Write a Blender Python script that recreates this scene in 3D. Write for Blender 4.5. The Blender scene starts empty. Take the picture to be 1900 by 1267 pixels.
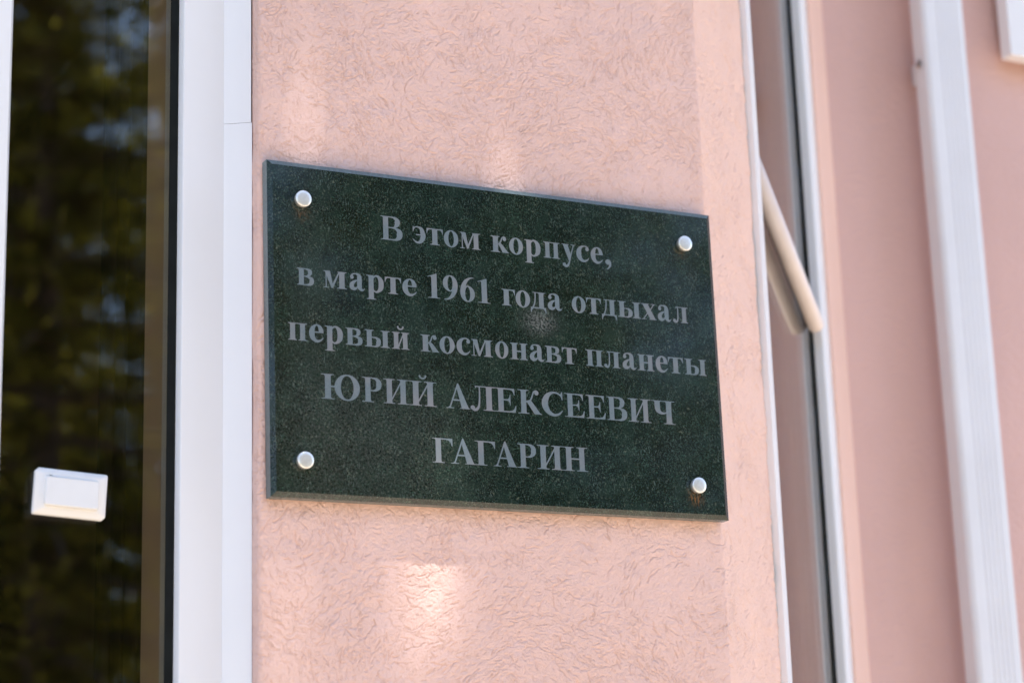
import bpy, math, random
import numpy as np
from mathutils import Vector, Matrix
from mathutils.geometry import delaunay_2d_cdt

C = bpy.context.scene.collection
scene = bpy.context.scene
rng = np.random.default_rng(7)
random.seed(7)
R = math.radians

# ---------------------------------------------------------------- camera
ZC = 2.22                       # height of the plaque's centre above the ground
cam_d = bpy.data.cameras.new('camera')
cam_d.sensor_width = 36; cam_d.lens = 76.37
cam_d.clip_start = .05; cam_d.clip_end = 500
cam = bpy.data.objects.new('camera', cam_d); C.objects.link(cam)
yaw, pitch, roll = 0.483691, 0.259526, -0.031594
F = Vector((math.sin(yaw)*math.cos(pitch), math.cos(yaw)*math.cos(pitch), math.sin(pitch)))
r0 = Vector((math.cos(yaw), -math.sin(yaw), 0)); u0 = r0.cross(F)
Rt = r0*math.cos(roll)+u0*math.sin(roll); Up = -r0*math.sin(roll)+u0*math.cos(roll)
M = Matrix((Rt, Up, -F)).transposed().to_4x4()
M.translation = Vector((-1.17703, -2.25485, ZC-0.67081))
cam.matrix_world = M
cam_d.dof.use_dof = True
cam_d.dof.focus_distance = 2.62
cam_d.dof.aperture_fstop = 3.3
scene.camera = cam

# ---------------------------------------------------------------- world, sun, exposure
SUN_EL, SUN_AZ = 74.0, 12.0     # elevation; azimuth from the facade's outward normal towards +x
sv = Vector((math.sin(R(SUN_AZ))*math.cos(R(SUN_EL)), -math.cos(R(SUN_AZ))*math.cos(R(SUN_EL)), math.sin(R(SUN_EL))))
world = bpy.data.worlds.new('World'); scene.world = world
world.use_nodes = True
wn = world.node_tree
bg = wn.nodes['Background']
sky = wn.nodes.new('ShaderNodeTexSky'); sky.sky_type = 'NISHITA'; sky.sun_disc = False
sky.sun_elevation = R(SUN_EL); sky.sun_rotation = math.atan2(sv.x, sv.y)
sky.air_density = .85; sky.dust_density = .5; sky.ozone_density = 2.0
wn.links.new(sky.outputs[0], bg.inputs[0]); bg.inputs[1].default_value = .15
sun_d = bpy.data.lights.new('sun', 'SUN'); sun_d.energy = 4.6; sun_d.angle = R(.53); sun_d.color = (1, .93, .82)
sun = bpy.data.objects.new('sun', sun_d); C.objects.link(sun)
sun.rotation_euler = sv.to_track_quat('Z', 'Y').to_euler(); sun.location = (0, -6, 14)
scene.view_settings.view_transform = 'Standard'; scene.view_settings.look = 'None'
scene.view_settings.gamma = 1; scene.view_settings.use_curve_mapping = False
scene.view_settings.exposure = 1.70
scene.cycles.max_bounces = 10; scene.cycles.diffuse_bounces = 5; scene.cycles.glossy_bounces = 5
scene.cycles.transparent_max_bounces = 24
scene.cycles.caustics_reflective = False; scene.cycles.caustics_refractive = False

# ---------------------------------------------------------------- helpers
def tag(o, label=None, cat=None, group=None, kind=None):
    if label: o['label'] = label
    if cat: o['category'] = cat
    if group: o['group'] = group
    if kind: o['kind'] = kind
    return o
def empty(name, loc=(0, 0, 0), rot=(0, 0, 0)):
    o = bpy.data.objects.new(name, None); C.objects.link(o)
    o.location = loc; o.rotation_euler = rot; o.empty_display_size = .05
    return o
class MB:
    """collects shapes and links them as ONE mesh object"""
    def __init__(s): s.v = []; s.f = []
    def add(s, vs, fs):
        n = len(s.v); s.v += [tuple(p) for p in vs]; s.f += [tuple(i+n for i in f) for f in fs]; return s
    def box(s, x0, x1, y0, y1, z0, z1):
        vs = [(x, y, z) for z in (z0, z1) for y in (y0, y1) for x in (x0, x1)]
        return s.add(vs, [(0, 2, 3, 1), (4, 5, 7, 6), (0, 1, 5, 4), (2, 6, 7, 3), (0, 4, 6, 2), (1, 3, 7, 5)])
    def prism(s, pts, z0, z1):       # plan outline (counter-clockwise) extruded in z
        n = len(pts)
        vs = [(x, y, z0) for x, y in pts]+[(x, y, z1) for x, y in pts]
        return s.add(vs, [tuple(range(n))[::-1], tuple(range(n, 2*n))]+[(i, (i+1) % n, (i+1) % n+n, i+n) for i in range(n)])
    def tube(s, pts, rad, n=12, caps=True):
        pts = [Vector(p) for p in pts]; rad = rad if isinstance(rad, (list, tuple)) else [rad]*len(pts)
        vs = []; fs = []
        for i, p in enumerate(pts):
            d = (pts[min(i+1, len(pts)-1)]-pts[max(i-1, 0)]).normalized()
            a = d.orthogonal().normalized() if i == 0 else (a-d*a.dot(d)).normalized()
            b = d.cross(a)
            for k in range(n):
                t = 2*math.pi*k/n; vs.append(p+(a*math.cos(t)+b*math.sin(t))*rad[i])
        for i in range(len(pts)-1):
            for k in range(n): fs.append((i*n+k, i*n+(k+1) % n, (i+1)*n+(k+1) % n, (i+1)*n+k))
        if caps: fs += [tuple(range(n))[::-1], tuple(range((len(pts)-1)*n, len(pts)*n))]
        return s.add(vs, fs)
    def build(s, name, mat, parent=None, smooth=False, bevel=0, seg=2):
        me = bpy.data.meshes.new(name); me.from_pydata(s.v, [], s.f); me.update()
        me.materials.append(mat)
        o = bpy.data.objects.new(name, me); C.objects.link(o); o.parent = parent
        if bevel:
            m = o.modifiers.new('bevel', 'BEVEL'); m.width = bevel; m.segments = seg; m.limit_method = 'ANGLE'; m.angle_limit = R(30)
            smooth = True
        if smooth: me.shade_smooth() if not bevel else me.shade_smooth()
        if bevel:
            m.harden_normals = True
        return o

# ---------------------------------------------------------------- materials
class NT:
    def __init__(s, name):
        s.m = bpy.data.materials.new(name); s.m.use_nodes = True; s.t = s.m.node_tree
        s.p = s.t.nodes['Principled BSDF']; s.out = s.t.nodes['Material Output']
        s.obj = None
    def n(s, ty, **kw):
        q = s.t.nodes.new(ty)
        for k, v in kw.items():
            if k in q.inputs: q.inputs[k].default_value = v
            else: setattr(q, k, v)
        return q
    def l(s, a, b): s.t.links.new(a, b); return s
    def coord(s, scale=(1, 1, 1), loc=(0, 0, 0), rot=(0, 0, 0), which='Object'):
        c = s.n('ShaderNodeTexCoord'); m = s.n('ShaderNodeMapping')
        m.inputs['Scale'].default_value = scale; m.inputs['Location'].default_value = loc; m.inputs['Rotation'].default_value = rot
        s.l(c.outputs[which], m.inputs[0]); return m.outputs[0]
    def noise(s, co, scale, detail=3, rough=.55, dist=0):
        q = s.n('ShaderNodeTexNoise'); q.inputs['Scale'].default_value = scale; q.inputs['Detail'].default_value = detail
        q.inputs['Roughness'].default_value = rough; q.inputs['Distortion'].default_value = dist
        s.l(co, q.inputs['Vector']); return q.outputs['Fac']
    def ramp(s, f, stops):
        q = s.n('ShaderNodeValToRGB'); e = q.color_ramp.elements
        while len(e) < len(stops): e.new(.5)
        for i, (p, c) in enumerate(stops):
            e[i].position = p; e[i].color = (*c, 1) if hasattr(c, '__len__') else (c, c, c, 1)
        s.l(f, q.inputs[0]); return q.outputs[0]
    def mix(s, f, a, b, mode='MIX'):
        q = s.n('ShaderNodeMix', data_type='RGBA', blend_type=mode)
        for i, v in ((0, f), (6, a), (7, b)):
            if hasattr(v, 'is_linked'): s.l(v, q.inputs[i])
            else: q.inputs[i].default_value = v if i == 0 else (*v, 1)
        return q.outputs[2]
    def math(s, op, a, b=0, c=None):
        q = s.n('ShaderNodeMath', operation=op)
        for i, v in enumerate((a, b) if c is None else (a, b, c)):
            if hasattr(v, 'is_linked'): s.l(v, q.inputs[i])
            else: q.inputs[i].default_value = v
        return q.outputs[0]
    def bump(s, h, strength, dist):
        q = s.n('ShaderNodeBump'); q.inputs['Strength'].default_value = strength; q.inputs['Distance'].default_value = dist
        s.l(h, q.inputs['Height']); s.l(q.outputs[0], s.p.inputs['Normal']); return q
    def base(s, c): s.p.inputs['Base Color'].default_value = (*c, 1); return s
    def rough(s, r): s.p.inputs['Roughness'].default_value = r; return s

def simple(name, col, rough=.5, metal=0, spec=.5, var=.06, scale=30, bump=0, bscale=200):
    q = NT(name); co = q.coord()
    f = q.noise(co, scale, 4)
    a = tuple(c*(1-var) for c in col); b = tuple(min(1, c*(1+var)) for c in col)
    q.l(q.ramp(f, [(.3, a), (.7, b)]), q.p.inputs['Base Color'])
    q.rough(rough); q.p.inputs['Metallic'].default_value = metal; q.p.inputs['Specular IOR Level'].default_value = spec
    if bump: q.bump(q.noise(co, bscale, 4), bump, .001)
    return q.m

PINK = (.79, .538, .468)
def plaster(name, fine=True, col=PINK, spec=.35):
    q = NT(name); co = q.coord(which='Object')
    big = q.noise(co, 3.2, 5, .6)
    c = q.ramp(big, [(.25, tuple(v*.94 for v in col)), (.75, tuple(min(1, v*1.04) for v in col))])
    md = q.noise(q.coord(scale=(16, 16, 2.2), loc=(3, 1, 7)), 1, 5, .65)
    c = q.mix(q.ramp(md, [(.55, 0.), (.85, .13)]), c, tuple(v*k for v, k in zip(col, (.84, .80, .78))))
    sp = q.noise(co, 260, 3, .7)
    c = q.mix(q.ramp(sp, [(.66, 0.), (.78, .35)]), c, (.62, .33, .20))
    if fine:
        a2 = q.n('ShaderNodeAttribute', attribute_name='strip_light')
        c = q.mix(a2.outputs['Fac'], c, (.87, .600, .505))  # slanting strip mixed paler and peachier: warm light put into its colour
        at = q.n('ShaderNodeAttribute', attribute_name='groove')
        c = q.mix(q.ramp(at.outputs['Fac'], [(.2, 0.), (.95, .40)]), c, (.72, .42, .31))  # grooves tinted deeper orange, standing for light bounced within them
    # scattered dark pinholes and dust
    vo = q.n('ShaderNodeTexVoronoi', feature='F1'); vo.inputs['Scale'].default_value = 55; vo.inputs['Randomness'].default_value = 1
    q.l(co, vo.inputs['Vector'])
    dots = q.ramp(vo.outputs['Distance'], [(.0, 1.), (.075, 0.)])
    dots = q.math('MULTIPLY', dots, q.ramp(q.noise(co, 24, 2), [(.5, 0.), (.62, .65)]))
    c = q.mix(dots, c, (.34, .19, .13))
    q.l(c, q.p.inputs['Base Color'])
    q.rough(.55); q.p.inputs['Specular IOR Level'].default_value = spec
    h = q.noise(co, 420, 4, .65)
    if fine: q.bump(h, .9, .0012)
    else:
        sc = q.coord(scale=(1, 1, 1))
        w = q.n('ShaderNodeTexWave', wave_type='RINGS'); w.inputs['Scale'].default_value = 9; w.inputs['Distortion'].default_value = 26
        w.inputs['Detail'].default_value = 4; w.inputs['Detail Scale'].default_value = 2.2; q.l(sc, w.inputs['Vector'])
        q.bump(q.math('ADD', w.outputs['Fac'], h), .45, .0015)
    return q.m
M_plaster = plaster('plaster_scratched')
M_plaster_far = plaster('plaster_plain', fine=False, col=(.665, .435, .392)); M_plaster_lit = plaster('plaster_lit_strip', fine=False, col=(.87, .600, .505))  # last one carries the strip's warm light in its base colour

def pvc():
    q = NT('white_plastic'); co = q.coord()
    f = q.noise(co, 6, 4)
    c = q.ramp(f, [(.3, (.79, .80, .83)), (.7, (.82, .828, .855))])
    # faint dirt runs
    st = q.coord(scale=(60, 60, 3)); g = q.noise(st, 1.0, 4, .7)
    c = q.mix(q.ramp(g, [(.68, 0.), (.86, .30)]), c, (.55, .55, .55))
    q.l(c, q.p.inputs['Base Color']); q.rough(.38)
    q.bump(q.noise(co, 90, 3), .06, .001)
    return q.m
M_pvc = pvc()
M_pvc_b = simple('white_plastic_button', (.82, .81, .80), .36, var=.02)
M_gasket = simple('black_rubber', (.008, .010, .010), .8, var=.3, spec=.15)
M_bar = simple('cream_bar', (.83, .745, .725), .42, var=.04)
M_pipe = simple('white_pipe', (.74, .75, .79), .42, var=.03, scale=8)
M_steel = simple('steel_screw', (.45, .40, .38), .4, metal=1)
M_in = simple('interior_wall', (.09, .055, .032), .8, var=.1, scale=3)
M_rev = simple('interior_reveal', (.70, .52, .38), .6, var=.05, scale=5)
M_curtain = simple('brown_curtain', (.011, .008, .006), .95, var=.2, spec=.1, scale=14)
M_backing = simple('reflection_pink', (.62, .45, .40), .9, var=.04)
M_eave = simple('eave_board', (.55, .50, .44), .7, var=.1)
M_bark = simple('bark', (.085, .06, .045), .9, var=.4, scale=12, bump=.8, bscale=30)

def glass(name='window_glass', r0=.07):
    q = NT(name); q.t.nodes.remove(q.p)
    g = q.n('ShaderNodeNewGeometry')
    dt = q.n('ShaderNodeVectorMath', operation='DOT_PRODUCT'); q.l(g.outputs['Normal'], dt.inputs[0]); q.l(g.outputs['Incoming'], dt.inputs[1])
    c = q.math('SUBTRACT', 1, q.math('ABSOLUTE', dt.outputs['Value']))
    fr = q.math('MULTIPLY_ADD', q.math('POWER', c, 5), 1-r0, r0)
    gl = q.n('ShaderNodeBsdfGlossy', Roughness=0.0); tr = q.n('ShaderNodeBsdfTransparent')
    tr.inputs[0].default_value = (.92, .91, .88, 1); gl.inputs[0].default_value = (1, 1, 1, 1)
    ms = q.n('ShaderNodeMixShader'); q.l(fr, ms.inputs[0]); q.l(tr.outputs[0], ms.inputs[1]); q.l(gl.outputs[0], ms.inputs[2])
    q.l(ms.outputs[0], q.out.inputs[0])
    return q.m
M_glass = glass(); M_glass_c = glass('coated_glass', .20)

def granite(face=True):
    q = NT('green_granite' if face else 'sawn_granite_sky'); co = q.coord()
    n1 = q.noise(co, 22, 6, .7)
    base = q.ramp(n1, [(.32, (.0035, .0075, .0065)), (.68, (.013, .027, .021))])
    # short pale flecks in every direction
    col = base
    for i, (rot, sc, th) in enumerate((((.3, .9, .2), (620, 260, 620), .57), ((1.2, -.5, .7), (260, 520, 640), .59), ((.1, .3, -1.1), (640, 400, 240), .58), ((-.8, .2, .4), (330, 330, 330), .60))):
        f = q.noise(q.coord(scale=sc, rot=rot, loc=(i*3.1, i, 0)), 1, 2, .6)
        cl = q.noise(q.coord(loc=(i*7, 2, i)), 46, 3, .6)
        amt = q.math('MULTIPLY', q.ramp(f, [(th, 0.), (th+.10, .85)]), q.ramp(cl, [(.38, .06), (.66, 1.)]))
        col = q.mix(amt, col, [(.075, .125, .10), (.045, .10, .07), (.10, .135, .12), (.12, .135, .10)][i])
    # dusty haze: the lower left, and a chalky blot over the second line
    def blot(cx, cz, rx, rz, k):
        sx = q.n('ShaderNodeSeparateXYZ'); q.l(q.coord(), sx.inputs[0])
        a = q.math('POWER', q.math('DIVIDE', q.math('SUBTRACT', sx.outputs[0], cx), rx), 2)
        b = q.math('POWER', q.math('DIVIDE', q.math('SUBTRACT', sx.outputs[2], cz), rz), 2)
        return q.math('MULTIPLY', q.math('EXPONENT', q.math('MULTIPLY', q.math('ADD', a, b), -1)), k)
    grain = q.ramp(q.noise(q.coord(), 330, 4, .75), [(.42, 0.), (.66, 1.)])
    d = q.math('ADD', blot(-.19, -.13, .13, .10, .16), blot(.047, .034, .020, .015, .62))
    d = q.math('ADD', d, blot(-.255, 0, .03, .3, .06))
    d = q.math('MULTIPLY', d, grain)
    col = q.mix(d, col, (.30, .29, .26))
    # rust weeping from the screws
    ru = blot(.2575, -.1745, .008, .009, 1.0)
    for (cx, cz, rx, rz, k) in ((-.263, .137, .008, .008, .35), (.257, .141, .008, .006, .2)):
        ru = q.math('ADD', ru, blot(cx, cz, rx, rz, k))
    ru = q.math('MULTIPLY', ru, q.ramp(q.noise(q.coord(scale=(420, 420, 130)), 1, 3, .7), [(.45, 0.), (.62, .8)]))
    col = q.mix(ru, col, (.34, .14, .035))
    q.l(col, q.p.inputs['Base Color'])
    q.p.inputs['Specular IOR Level'].default_value = .5
    rr = q.ramp(q.math('ADD', d, q.math('MULTIPLY', q.noise(q.coord(), 60, 3), .04)), [(0., .035), (.25, .4)])
    q.l(rr, q.p.inputs['Roughness'])
    return q.m
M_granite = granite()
def sawn_sky():
    q = NT('sawn_granite_sky'); co = q.coord()
    c = q.ramp(q.noise(co, 300, 4, .7), [(.3, (.045, .080, .088)), (.72, (.12, .18, .19))])  # sawn stone pushed to pale teal, sky sheen put into the colour
    q.l(c, q.p.inputs['Base Color']); q.rough(.3); q.p.inputs['Specular IOR Level'].default_value = .8
    q.bump(q.noise(co, 600, 3), .25, .0004)
    return q.m
M_sawn_sky = sawn_sky()
def etched():
    q = NT('etched_letter'); co = q.coord()
    c = q.ramp(q.noise(co, 380, 4, .7), [(.3, (.115, .155, .175)), (.7, (.165, .205, .230))])
    w = q.ramp(q.noise(co, 17, 3, .6), [(.45, 0.), (.62, .55)])
    c = q.mix(w, c, (.235, .225, .235))
    q.l(c, q.p.inputs['Base Color']); q.rough(.75); q.p.inputs['Specular IOR Level'].default_value = .25
    return q.m
M_letter = etched()
def cap():
    q = NT('satin_metal_cap'); co = q.coord()
    q.l(q.ramp(q.noise(co, 300, 4), [(.3, (.82, .80, .75)), (.7, (.92, .91, .87))]), q.p.inputs['Base Color'])
    q.p.inputs['Metallic'].default_value = .6; q.rough(.33)
    return q.m
M_cap = cap()
def leaf(name, a, b, t=.5):
    q = NT(name); co = q.coord(which='Object')
    at = q.n('ShaderNodeAttribute', attribute_name='tint')
    c = q.mix(at.outputs['Fac'], a, b)
    q.l(c, q.p.inputs['Base Color']); q.rough(.75); q.p.inputs['Specular IOR Level'].default_value = .12
    tl = q.n('ShaderNodeBsdfTranslucent'); q.l(c, tl.inputs[0])
    ms = q.n('ShaderNodeMixShader'); ms.inputs[0].default_value = t
    q.l(q.p.outputs[0], ms.inputs[1]); q.l(tl.outputs[0], ms.inputs[2]); q.l(ms.outputs[0], q.out.inputs[0])
    return q.m
M_needle = leaf('conifer_foliage', (.012, .015, .005), (.36, .33, .045))  # pale end stands for sunlit sprays, dark end for shaded ones
M_leafy = leaf('broad_leaf', (.035, .060, .012), (.11, .14, .03))
def ground_mat(name, a, b, sc=3, bs=80):
    q = NT(name); co = q.coord()
    q.l(q.mix(q.noise(co, sc, 6, .65), a, b), q.p.inputs['Base Color']); q.rough(.9)
    q.bump(q.noise(co, bs, 4), .5, .01)
    return q.m
M_pave = ground_mat('pale_paving', (.40, .33, .26), (.52, .44, .35))
M_grass = ground_mat('lawn', (.05, .075, .02), (.10, .12, .035), 6)
# ================================================================ ground
g = MB(); g.add([(-150, -150, 0), (150, -150, 0), (150, 150, 0), (-150, 150, 0)], [(0, 1, 2, 3)])
tag(g.build('ground', M_grass), kind='structure')
g = MB(); g.prism([(-14, 1.2), (-14, -7.5), (10.5, -7.5), (14, -40), (60, -40), (60, 1.2)], -.05, .05)  # unseen paving, extended far right to bounce warm sunlight onto the facade
tag(g.build('pavement', M_pave), kind='structure')

# ================================================================ building
# plan: facade plane y=.02, plaque front y=0; from the pier's right arris a second
# face runs back at 50 degrees and carries the second window; then a parallel wall at y=.494
bld = empty('building', (0, 0, 0))
tag(bld, 'pink stuccoed building with a projecting pier between two white windows', 'building')
A50 = R(50)
d2 = Vector((math.sin(A50), math.cos(A50), 0)); n2 = Vector((math.cos(A50), -math.sin(A50), 0))
XL, XR = -.3117, .308
SW = .231                               # width of the slanting stucco strip
def plan_path(step):
    key = [(XL+.0012, .050), (XL, .030)]
    r = .006
    for k in range(7):
        t = R(180+90*k/6); key.append((XL+r+r*math.cos(t), .02+r+r*math.sin(t)))
    # obtuse arris, slightly rounded
    key += [(XR-.005, .02), (XR-.002, .0203), (XR+.0015, .0216), (XR+.005*d2.x, .02+.005*d2.y+.0004), (XR+SW*d2.x, .02+SW*d2.y)]
    key = np.array(key); seg = np.linalg.norm(np.diff(key, axis=0), axis=1); s = np.concatenate([[0], np.cumsum(seg)])
    n = int(s[-1]/step); u = np.linspace(0, s[-1], n)
    x = np.interp(u, s, key[:, 0]); y = np.interp(u, s, key[:, 1])
    return u, x, y, s
def stucco_height(u, zz, us):
    """relief of float-scratched stucco: thousands of short gouges that follow sweeping arcs"""
    nu, nz = len(u), len(zz); du = u[1]-u[0]; dz = zz[1]-zz[0]
    H = np.zeros((nz, nu), np.float32); G = np.zeros((nz, nu), np.float32)
    S = []
    # sweeping passes of the float, each leaving a fan of concentric scratches
    def sweep(cx, cz, rad, a0, a1, band, n, dmax=1.):
        for _ in range(n):
            r = rad+rng.normal(0, band); a = rng.uniform(a0, a1); ln = min(.05, abs(rng.normal(.0060, .0075))+.0022)
            S.append((cx+r*math.cos(a), cz+r*math.sin(a), a+math.pi/2+rng.normal(0, .09), (1/max(r, .01))*rng.choice((1, 1, 1, .4)), ln, (.25+.75*rng.uniform(0, 1)**1.6)*dmax))
    W = u[-1]; z0, z1 = zz[0], zz[-1]
    for _ in range(430):
        cx, cz = rng.uniform(-.1, W+.1), rng.uniform(z0-.05, z1+.05); rad = rng.uniform(.03, .17); a0 = rng.uniform(0, 6.28)
        sweep(cx, cz, rad, a0, a0+rng.uniform(.8, 2.6), rng.uniform(.008, .03), int(rng.uniform(70, 150)))
    # the big arcs seen low on the pier and over the plaque
    sweep(.36, ZC-.50, .16, .1, 2.4, .035, 1100); sweep(.46, ZC-.47, .13, -.3, 1.6, .03, 600)
    sweep(.20, ZC-.40, .11, 1.2, 3.4, .03, 500); sweep(.10, ZC+.23, .09, -.6, 1.5, .03, 450)
    sweep(.46, ZC+.20, .10, .7, 2.9, .025, 500); sweep(.30, ZC+.40, .13, 3.3, 5.6, .04, 500)
    # stray scratches, commas and loops
    for _ in range(4200):
        S.append((rng.uniform(0, W), rng.uniform(z0, z1), rng.uniform(0, 6.28), rng.normal(0, 90), rng.uniform(.0015, .006), rng.uniform(.25, .9)))
    for _ in range(150):
        S.append((rng.uniform(0, W), rng.uniform(z0, z1), rng.uniform(0, 6.28), rng.choice((-1, 1))*rng.uniform(15, 70), rng.uniform(.02, .075), rng.uniform(.5, .9)))
    S = np.array(S); N = len(S); ds = .0006; K = int(.08/ds)
    t = np.arange(K)[None, :]*ds
    L = S[:, 4:5]; kap = S[:, 3:4]; th = S[:, 2:3]+kap*t+.35*np.sin(t*rng.uniform(60, 420, (N, 1))+rng.uniform(0, 6, (N, 1)))
    X = S[:, 0:1]+np.cumsum(np.cos(th), 1)*ds; Z = S[:, 1:2]+np.cumsum(np.sin(th), 1)*ds
    on = (t < L); tap = np.clip(np.minimum(t, L-t)/.0022, 0, 1)
    dep = S[:, 5:6]*tap
    wd = rng.uniform(.00042, .00088, (N, 1))*np.ones_like(t)
    X = X[on]; Z = Z[on]; dep = dep[on]; wd = wd[on]; mx = -np.sin(th[on]); mz = np.cos(th[on])
    iu = np.round(X/du).astype(int); iz = np.round((Z-z0)/dz).astype(int)
    for a in range(-3, 4):
        for b in range(-3, 4):
            ju = iu+a; jz = iz+b; ok = (ju >= 0) & (ju < nu) & (jz >= 0) & (jz < nz)
            rx = ju[ok]*du-X[ok]; rz = z0+jz[ok]*dz-Z[ok]
            rr = np.sqrt(rx*rx+rz*rz)/wd[ok]
            cut = -dep[ok]*np.exp(-rr**2*.9)
            side = (rx*mx[ok]+rz*mz[ok]) > 0
            rim = dep[ok]*.5*np.exp(-((rr-2.0)/.75)**2)*side
            np.minimum.at(H, (jz[ok], ju[ok]), cut.astype(np.float32))
            np.maximum.at(G, (jz[ok], ju[ok]), rim.astype(np.float32))
    groove = np.clip(-H, 0, 1)
    def vnoise(cu, cz):
        a = rng.normal(0, 1, (int((z1-z0)/cz)+4, int(W/cu)+4)).astype(np.float32)
        fu = np.clip(u/cu, 0, a.shape[1]-1.01); fz = np.clip((zz-z0)/cz, 0, a.shape[0]-1.01)
        iu_, iz_ = fu.astype(int), fz.astype(int); tu = fu-iu_; tz = (fz-iz_)[:, None]
        tu = tu*tu*(3-2*tu); tz = tz*tz*(3-2*tz)
        return (a[iz_][:, iu_]*(1-tu)+a[iz_][:, iu_+1]*tu)*(1-tz)+(a[iz_+1][:, iu_]*(1-tu)+a[iz_+1][:, iu_+1]*tu)*tz
    h = (H+G*(H > -.25))*.00115 + vnoise(.004, .004)*.00011+vnoise(.0023, .0023)*.00022+vnoise(.03, .025)*.00035+vnoise(.012, .012)*.00022+vnoise(.06, .07)*.0004
    return h, groove
def build_stucco():
    step = .00100
    u, x, y, s = plan_path(step)
    zz = np.arange(ZC-.50, ZC+.70, step)
    h, gr = stucco_height(u, zz, s)
    tx = np.gradient(x); ty = np.gradient(y); tl = np.hypot(tx, ty); nx, ny = ty/tl, -tx/tl
    us = s[-1]-SW                       # where the slanting strip begins
    damp = np.where(u > us, 1.15, 1.)*np.clip((u-.002)/.012, .15, 1)
    edge = np.exp(-((u-us)/.004)**2)     # chipped arris
    hh = h*damp[None, :]
    nz, nu = hh.shape
    Xv = x[None, :]+nx[None, :]*hh; Yv = y[None, :]+ny[None, :]*hh
    # ragged plaster edge beside the white frame
    jag = np.interp(zz, np.arange(zz[0], zz[-1]+.02, .004), np.cumsum(rng.normal(0, .0011, int((zz[-1]-zz[0]+.02)/.004)+1))*.35)
    jag += np.interp(zz, np.arange(zz[0], zz[-1]+.02, .0025), rng.normal(0, .0011, int((zz[-1]-zz[0]+.02)/.0025)+1))
    jag = jag-np.linspace(jag[0], jag[-1], len(jag))
    f = np.clip((u-(s[-1]-.03))/.03, 0, 1)**2
    Xv += jag[:, None]*f[None, :]*d2.x; Yv += jag[:, None]*f[None, :]*d2.y
    V = np.stack([Xv, Yv, np.repeat(zz[:, None], nu, 1)], -1).reshape(-1, 3).astype(np.float32)
    i = np.arange(nz-1)[:, None]*nu+np.arange(nu-1)[None, :]
    Q = np.stack([i, i+1, i+nu+1, i+nu], -1).reshape(-1, 4)
    me = bpy.data.meshes.new('stucco_face')
    me.vertices.add(len(V)); me.vertices.foreach_set('co', V.ravel())
    me.loops.add(Q.size); me.loops.foreach_set('vertex_index', Q.ravel().astype(np.int32))
    me.polygons.add(len(Q)); me.polygons.foreach_set('loop_start', (np.arange(len(Q))*4).astype(np.int32))
    me.update(calc_edges=True)
    me.polygons.foreach_set('use_smooth', np.ones(len(Q), bool))
    at = me.attributes.new('groove', 'FLOAT', 'POINT'); at.data.foreach_set('value', gr.ravel().astype(np.float32))
    sc_ = np.tile(np.clip((u-us)/.004, 0, 1), (nz, 1)); at = me.attributes.new('strip_light', 'FLOAT', 'POINT'); at.data.foreach_set('value', sc_.ravel().astype(np.float32))
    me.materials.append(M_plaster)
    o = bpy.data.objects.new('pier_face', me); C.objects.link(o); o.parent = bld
    return o
pier = build_stucco()
H0, H1 = .05, 4.3
def pier_plan():
    return [(XL, .02), (XR, .02), (XR+SW*d2.x, .02+SW*d2.y), (XR+SW*d2.x-.10*n2.x, .02+SW*d2.y-.10*n2.y), (XL, .30)]
m = MB(); m.prism(pier_plan(), H0, ZC-.501); m.build('pier_wall', M_plaster_far, bld)
m = MB(); m.prism(pier_plan(), ZC+.699, H1); m.build('pier_wall', M_plaster_far, bld)
m = MB(); m.prism([(XL+.004, .055), (XL+.02, .03), (XR-.006, .03), (XR+(SW-.004)*d2.x-.012*n2.x, .02+(SW-.004)*d2.y-.012*n2.y), (XR+SW*d2.x-.1*n2.x, .02+SW*d2.y-.1*n2.y), (XL+.004, .30)], ZC-.5005, ZC+.6985)
m.build('pier_core', M_in, bld)
# facade left of the first window, under it and over it
m = MB(); m.prism([(-4.2, .02), (-1.952, .02), (-1.952, .30), (-4.2, .30)], H0, H1); m.build('facade_wall', M_plaster_far, bld)
m = MB(); m.box(-1.95, XL-.004, .021, .30, H0, 1.0); m.build('facade_wall', M_plaster_far, bld)
m = MB(); m.box(-1.95, XL-.004, .021, .30, 3.30, H1)
m.build('facade_wall', M_plaster_far, bld)
# second (slanting) face in its own frame: local x along the face, local y into the wall
def to2(o):
    o.location = (XR, .02, 0); o.rotation_euler = (0, 0, R(40)); return o
m = MB(); m.box(.262, .640, 0.004, .12, H0, .60)
to2(m.build('slanting_wall', M_plaster_far, bld))
m = MB(); m.box(.231, .640, 0.004, .12, 3.30, H1)
to2(m.build('slanting_wall', M_plaster_far, bld))
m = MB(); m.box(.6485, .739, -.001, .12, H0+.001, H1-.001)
to2(m.build('slanting_strip', M_plaster_lit, bld))
YB = .494; xb = XR+.737*d2.x
m = MB(); m.box(xb+.002, 5.5, YB, YB+.3, H0, H1)
m.build('recessed_wall', M_plaster_far, bld)
# eave and roof edge far above the picture
m = MB(); m.box(-4.3, 5.6, -.10, 3.5, H1+.002, H1+.14); m.build('eave', M_eave, bld)
# room behind the first window
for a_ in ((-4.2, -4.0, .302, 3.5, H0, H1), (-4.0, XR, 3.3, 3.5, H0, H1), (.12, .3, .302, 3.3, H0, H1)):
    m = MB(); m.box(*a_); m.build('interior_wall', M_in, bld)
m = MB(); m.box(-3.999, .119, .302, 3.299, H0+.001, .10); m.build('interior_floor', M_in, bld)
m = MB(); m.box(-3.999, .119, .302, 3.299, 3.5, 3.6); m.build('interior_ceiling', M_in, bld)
# inner return of the opening, pale, seen through the glass
m = MB(); m.box(-.385, -.33, .092, .215, 1.0, 3.30); m.build('window_reveal', M_rev, bld)

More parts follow.
